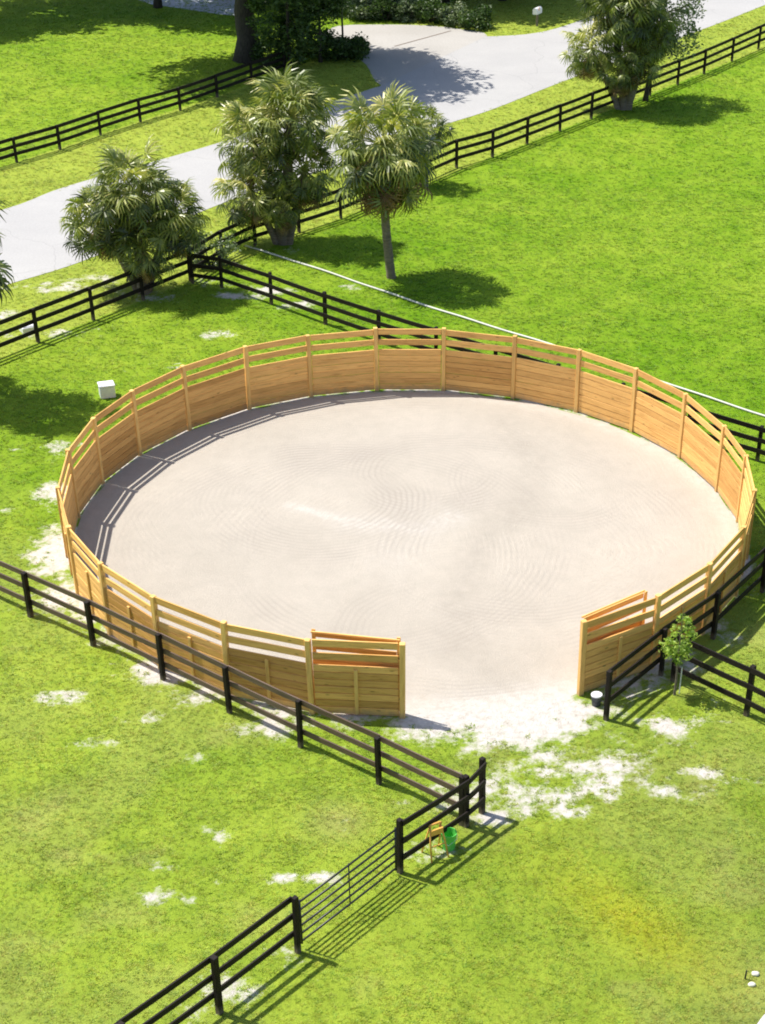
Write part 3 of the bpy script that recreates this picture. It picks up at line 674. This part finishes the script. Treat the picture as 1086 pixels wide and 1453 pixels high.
palm('large palm clump with tan hanging fronds beside the leafy tree, top right', G(885, 155), [
    dict(top=(.2, .3, 4.3), R=2.4, n=60, lo=-50, r=.2, dead=10), dict(top=(-1.7, .1, 2.6), R=1.7, n=44, lo=-60, r=.15, dead=14, ts=.12, base=(-.2, 0)), dict(top=(.5, -.2, 2.5), R=1.6, n=36, lo=-60, r=.18, dead=10, base=(.2, 0)),
    dict(top=(-.9, .5, 5.0), R=1.8, n=44, lo=-40, r=.17, dead=4), dict(top=(-.2, -.3, 1.9), R=1.5, n=32, lo=-65, r=.16, dead=20), dict(top=(1.2, .2, 3.3), R=1.7, n=36, lo=-60, r=.14, dead=6, base=(.2, 0))])
palm('tall palm at the left edge with only its right-hand fronds in view', G(-52, 560), [dict(top=(.45, -.1, 4.9), R=2.3, n=60, lo=-50, r=.2, dead=10), dict(top=(-1.6, .8, 4.0), R=2.1, n=46, lo=-50, r=.18, dead=6), dict(top=(1.0, -1.2, 3.1), R=1.3, n=1, lo=-50, r=.1, dead=0, trunk=False)][:2])

# ------------------------------------------------------------------ broadleaf trees
def crown_mb(c, rad, nclump, nleaf, ls, clr=.5, bottom=-1, tone0=0):
    mb = MB(); c = Vector(c)
    for i in range(nclump):
        while True:
            d = Vector([random.uniform(-1, 1) for _ in range(3)])
            if .25 < d.length < 1 and d.z > bottom: break
        d = d.normalized()*(d.length**.45)*random.uniform(.8, 1.1)
        cc_ = c+Vector((d.x*rad[0], d.y*rad[1], d.z*rad[2])); r_ = clr*random.uniform(.6, 1.4); ct = random.uniform(-.25, .25)+tone0
        g_ = RNG.normal(0, 1, (nleaf, 3)); g_ /= np.linalg.norm(g_, axis=1)[:, None]+1e-9; g_ *= (RNG.random(nleaf)**.4)[:, None]*r_
        for q in g_:
            a = Vector(RNG.normal(0, 1, 3)); a.z *= .5; a.normalize(); b_ = a.cross(Vector(RNG.normal(0, 1, 3))).normalized(); s_ = ls*random.uniform(.6, 1.3)
            p = cc_+Vector((q[0], q[1], q[2]*.75)); o = len(mb.v)
            mb.v += [tuple(p-a*s_), tuple(p+b_*s_*.42), tuple(p+a*s_), tuple(p-b_*s_*.42)]; mb.f.append((o, o+1, o+2, o+3)); mb.tone.append(min(1, max(0, random.random()*.8+.1+ct)))
    return mb
def limbs_mb(h, r, spread, n=6, start=.4, lean=(0, 0)):
    mb = MB(); pts = [(lean[0]*(s/8)**1.3+random.uniform(-1, 1)*r*.25, lean[1]*(s/8)**1.3+random.uniform(-1, 1)*r*.25, -.2+(h+.2)*s/8) for s in range(9)]
    mb.tube(pts, [r*(1.45 if s == 0 else 1.0)*(1-.7*s/8) for s in range(9)], 10)
    for i in range(n):
        s0 = start+(.95-start)*i/n; p0 = Vector(pts[int(s0*8)]); a = i*2.4+random.random(); L = spread*random.uniform(.6, 1)
        q = [p0+Vector((math.cos(a)*L*k/4, math.sin(a)*L*k/4, L*.45*(k/4)**.8))+Vector((random.uniform(-1, 1), random.uniform(-1, 1), 0))*.05*L for k in range(5)]
        mb.tube(q, [r*.42*(1-.8*k/4)*(1-.4*s0) for k in range(5)], 7)
    return mb
def tree(label, loc, h, r, crad, cz, nclump, nleaf, ls, m, clr=.6, group=None, spread=None, name='tree', lean=(0, 0), coff=(0, 0), n=6, start=.4, bottom=-1):
    t_ = thing(name, label, 'tree', loc, group=group)
    limbs_mb(h, r, spread or crad[0]*.8, n, start, lean).build('trunk', m_oakbark, t_, smooth=True)
    crown_mb((lean[0]+coff[0], lean[1]+coff[1], cz), crad, nclump, nleaf, ls, clr, bottom).build('crown', m, t_)
    return t_
WG = 'trees beyond the road'
tree('massive dark-trunked oak standing behind the far fence, its crown above the frame', G(352, 85), 9.5, .60, (7.4, 5.6, 2.6), 9.2, 300, 75, .24, m_leaf, 1.1, WG, n=9, start=.5, coff=(-1.2, -1.0))
tree('dense low dark tree right of the massive oak trunk', G(412, 100), 5.8, .11, (1.9, 1.3, 2.7), 3.3, 130, 80, .11, m_leaf, .5, WG, start=.2)
tree('dark shrubby tree between the oak and the driveway apron', G(455, 88), 5.4, .09, (1.4, 1.2, 2.3), 4.1, 95, 75, .11, m_leaf, .5, WG, start=.2)
tree('slim tree with a thin bare stem at the apron edge', G(487, 74), 7.4, .06, (2.3, 1.8, 2.4), 5.0, 110, 75, .11, m_leaf, .6, WG, start=.4, bottom=-.8)
far_src = tree('dark tree standing on the shaded lawn left of the gravel drive', (-16.4, 59.4, 0), 8.5, .2, (4.2, 3.8, 2.4), 7.4, 130, 65, .26, m_leaf, 1.0, WG, start=.5)
back_src = tree('dark tree behind the shrubs at the back left of the apron', (-6.4, 60.9, 0), 8.0, .2, (3.0, 2.4, 3.6), 4.2, 170, 60, .19, m_leaf, .8, WG, start=.25)
def dup(root, loc, rz, label, sc=1):
    r = root.copy(); COL.objects.link(r); r.location = loc; r.rotation_euler.z = rz; r.scale = (sc,)*3; r['label'] = label
    for ch in list(root.children):
        c_ = ch.copy(); COL.objects.link(c_); c_.parent = r
    return r
for x_, y_, rz, sc, lb in ((-25.5, 59.2, 1, 1.05, 'tree off the upper left corner throwing leafy shade over the far lawn'),
        (-21.2, 61.6, 2.2, 1.0, 'tree above the top edge between the left corner and the gravel drive'),
        (-28.0, 55.0, 4.4, .8, 'tree off the left edge shading the far paddock')):
    dup(far_src, (x_, y_, 0), rz, lb, sc)
dup(far_src, (.3, 63.0, 0), .7, 'high-crowned tree behind the apron shading the mailbox lawn', 1.0)
for x_, y_, rz, sc, lb in ((-11.5, 62.5, 5.0, .95, 'dark tree right behind the massive oak'),
        (-3.4, 61.3, 3.1, 1.0, 'dark tree behind the shrubs at the middle of the apron'),
        (-.6, 61.9, 4.0, .95, 'dark tree behind the right part of the apron shrubs'),
        (2.6, 62.8, 5.2, 1.0, 'dark tree behind the lawn, just left of the mailbox'),
        (5.6, 66.4, .5, 1.05, 'dark tree behind the lawn right of the mailbox')):
    dup(back_src, (x_, y_, 0), rz, lb, sc)
def shrub(label, loc, rad, m, nclump=40, nleaf=60, ls=.08, clr=.3, name='shrub', group='shrubs at the road edge'):
    t_ = thing(name, label, 'shrub', loc, group=group)
    st = MB()
    for k in range(6):
        a = k*1.05; st.tube([(0, 0, -.05), (math.cos(a)*rad[0]*.3, math.sin(a)*rad[1]*.3, rad[2]*.6), (math.cos(a)*rad[0]*.6, math.sin(a)*rad[1]*.6, rad[2]*1.2)], [.03, .02, .008], 5)
    st.build('stems', m_oakbark, t_); crown_mb((0, 0, rad[2]*.95), rad, nclump, nleaf, ls, clr).build('foliage', m, t_); return t_
for i, (px, py, r, lb) in enumerate([(515, 26, 1.1, 'low bush at the left back corner of the apron'), (548, 29, 1.0, 'low bush second from the left behind the apron'), (580, 29, .9, 'low bush in the middle behind the apron'),
        (612, 31, .95, 'green bush right of the middle behind the apron'), (645, 35, .9, 'bush near the right end of the apron hedge'), (676, 40, .9, 'rightmost bush of the hedge behind the apron')]):
    shrub(lb, G(px, py), (r, r*.8, .5), m_leaf if i % 2 else m_leaf3, 34, 60, .09, .32)
for px, py, r, h_, lb in ((440, 78, 1.2, .7, 'dark undergrowth below the oak beside the apron'), (500, 78, .9, .4, 'dark low bush at the near left corner of the apron'), (385, 92, .9, .6, 'dark bush at the foot of the massive oak')):
    shrub(lb, G(px, py), (r, r*.8, h_), m_leaf, 40, 60, .08, .3)
shrub('dark leafy thicket filling the gap under the trees left of the apron', G(482, 84), (1.5, .8, .6), m_leaf, 60, 60, .09, .35)
shrub('leafy green vine bush growing over the fence corner right of the bushy palm', G(300, 378), (1.0, .6, .62), m_leaf3, 40, 60, .06, .25)
shrub('small green bush against the fence just left of the palm clump', G(338, 352), (.7, .45, .5), m_leaf2, 22, 50, .05, .22)
tree('leafy grey-green broadleaf tree on the right side of the top right palms', G(915, 143), 4.9, .12, (2.0, 1.5, 2.0), 3.7, 100, 80, .09, m_leaf3, .5, None, lean=(.75, .4), start=.35, coff=(-.15, 0))

# young tree
yt = thing('young_tree', 'small bright green sapling in front of the black fence corner', 'tree', G(957, 986))
MB().tube([(0, 0, -.1), (.01, 0, .4), (-.01, 0, .9), (0, .01, 1.7), (0, 0, 2.35)], [.032, .028, .022, .012, .004], 8).build('trunk', m_bark, yt)
mbb = crown_mb((0, 0, 1.48), (.31, .31, .66), 30, 30, .055, .15)
for k in range(14):
    a = k*2.4; mbb.tube([(0, 0, .8+k*.07), (math.cos(a)*.25, math.sin(a)*.25, 1.0+k*.08)], [.008, .003], 4, .3)
mbb.build('crown', m_leaf2, yt)
MB().tube([(.12, .05, -.1), (.12, .05, .75)], .014, 6).build('stake', m_white, yt)

# ------------------------------------------------------------------ small things
def lathe(prof, n=20):
    vs, fs = [], []
    for r, z in prof: vs += [(r*math.cos(2*math.pi*k/n), r*math.sin(2*math.pi*k/n), z) for k in range(n)]
    for i in range(len(prof)-1): fs += [(i*n+k, i*n+(k+1) % n, (i+1)*n+(k+1) % n, (i+1)*n+k) for k in range(n)]
    return MB().add(vs, fs, .5)
# white box outside the pen
wb = thing('storage_box', 'white lidded box on the grass outside the pen wall, upper left', 'box', G(153, 562), .35)
MB().box((-.235, -.19, 0), (.235, .19, .36), .5, .015).build('body', m_white, wb)
MB().box((-.25, -.205, .362), (.25, .205, .42), .5, .015).build('lid', m_white, wb)
# bucket by the right gate
bk = thing('bucket', 'dark bucket with a white lid at the foot of the right pen gate', 'bucket', G(846, 1000))
lathe([(0, 0), (.12, 0), (.15, .30), (.152, .33)]).build('body', m_grey, bk, smooth=True); bk.scale = (.85,)*3
lathe([(.160, .315), (.162, .335), (.155, .352), (.13, .358), (0, .356)]).build('lid', m_white, bk)
MB().tube([(-.155, 0, .27), (-.16, -.06, .2), (0, -.17, .13), (.16, -.06, .2), (.155, 0, .27)], .006, 6).build('handle', m_tube, bk)
# green bucket and orange stand by the panel
gk = thing('bucket', 'bright green bucket on the grass beside the short black fence panel', 'bucket', G(637, 1203)+Vector((.0, 0, 0)))
lathe([(0, .0), (.13, 0), (.165, .40), (.172, .405), (.172, .42), (.158, .42), (.155, .40), (.12, .03), (0, .03)]).build('body', m_green, gk, smooth=False)
MB().tube([(-.17, 0, .38), (-.17, -.05, .28), (0, -.19, .20), (.17, -.05, .28), (.17, 0, .38)], .006, 6).build('handle', m_white, gk)
st = thing('folding_stand', 'orange tube stand with splayed legs in front of the short black fence panel', 'stand', G(618, 1213), .55)
for s_ in (-1, 1):
    MB().tube([(s_*.20, -.20, 0), (s_*.17, -.09, .42), (s_*.12, 0, .80)], .019, 8).build('leg', m_orange, st, smooth=True)
    MB().tube([(s_*.20, .22, 0), (s_*.17, .10, .42), (s_*.12, .02, .78)], .019, 8).build('leg', m_orange, st, smooth=True)
MB().tube([(-.15, 0, .8), (-.12, .01, .82), (.12, .01, .82), (.15, 0, .8)], .024, 8).build('top_bar', m_orange, st, smooth=True)
MB().tube([(-.18, -.115, .34), (.18, -.115, .34)], .014, 8).build('cross_bar', m_orange, st)
MB().box((-.14, -.09, .60), (.14, -.05, .74), .5).build('plate', m_orange, st)
# low white cover beyond the roadside fence
ub = thing('utility_box', 'low white utility box on the verge behind the roadside fence, far left', 'box', G(40, 470), .6)
MB().box((-.24, -.2, 0), (.24, .2, .20), .5, .02).build('body', m_white, ub); MB().box((-.2, -.16, .203), (.2, .16, .225), .5, .01).build('lid', m_white, ub)
# mailbox
mbx = thing('mailbox', 'white mailbox on a short post on the lawn across the road', 'mailbox', G(762, 37), -.5)
MB().box((-.05, -.05, -.2), (.05, .05, .62), .5).build('post', m_wpost, mbx)
pr = [(-.13, .62), (.13, .62), (.13, .82)]+[(.13*math.cos(a), .82+.11*math.sin(a)) for a in np.linspace(.2, 2.94, 7)]+[(-.13, .82)]
vs = [(x_, y_, z_) for y_ in (-.3, .3) for x_, z_ in pr]; npz = len(pr)
MB().add(vs, [tuple(range(npz)), tuple(range(npz, 2*npz))[::-1]]+[(k, npz+k, npz+(k+1) % npz, (k+1) % npz) for k in range(npz)], .5).build('box', m_white, mbx)
MB().box((.133, -.1, .78), (.145, -.04, .98), .5).build('flag', m_orange, mbx)
# pipe
a, b2 = G(347, 350), G(1086, 591); dd = (b2-a).normalized(); b2 = b2+dd*7; L = (b2-a).length
MBp = MB(); pp = []; nn = Vector((-dd.y, dd.x, 0))
for i in range(90):
    s_ = L*i/89; pp.append(a+dd*s_+nn*.06*math.sin(s_*.5)+Vector((0, 0, .045+.01*math.sin(s_*1.9))))
tag(MBp.tube(pp, .036, 8).build('pipe', m_pipe, smooth=True), 'long thin white pipe lying straight across the grass behind the pen', 'pipe')
# stake and stones
tag(MB().tube([(0, 0, -.1), (.01, 0, .22)], [.02, .016], 7).build('stake', m_stick, loc=G(1057, 1389)), 'short dark stake in the grass at the bottom right', 'stake')
def stone(px, py, r, label):
    vs = []; n1, n2 = 6, 10
    for i in range(n1+1):
        for k in range(n2):
            p_ = math.pi*i/n1; q = r*(1+random.uniform(-.12, .12)); vs.append((q*1.3*math.sin(p_)*math.cos(k*.6283), q*math.sin(p_)*math.sin(k*.6283), q*.7*math.cos(p_)+r*.4))
    fs = [(i*n2+k, i*n2+(k+1) % n2, (i+1)*n2+(k+1) % n2, (i+1)*n2+k) for i in range(n1) for k in range(n2)]
    tag(MB().add(vs, fs, .5).build('stone', m_rock, loc=G(px, py), smooth=True), label, 'stone', 'pale stones at the bottom right')
stone(1072, 1383, .065, 'upper pale stone right of the dark stake'); stone(1067, 1398, .06, 'lower pale stone just below the dark stake')
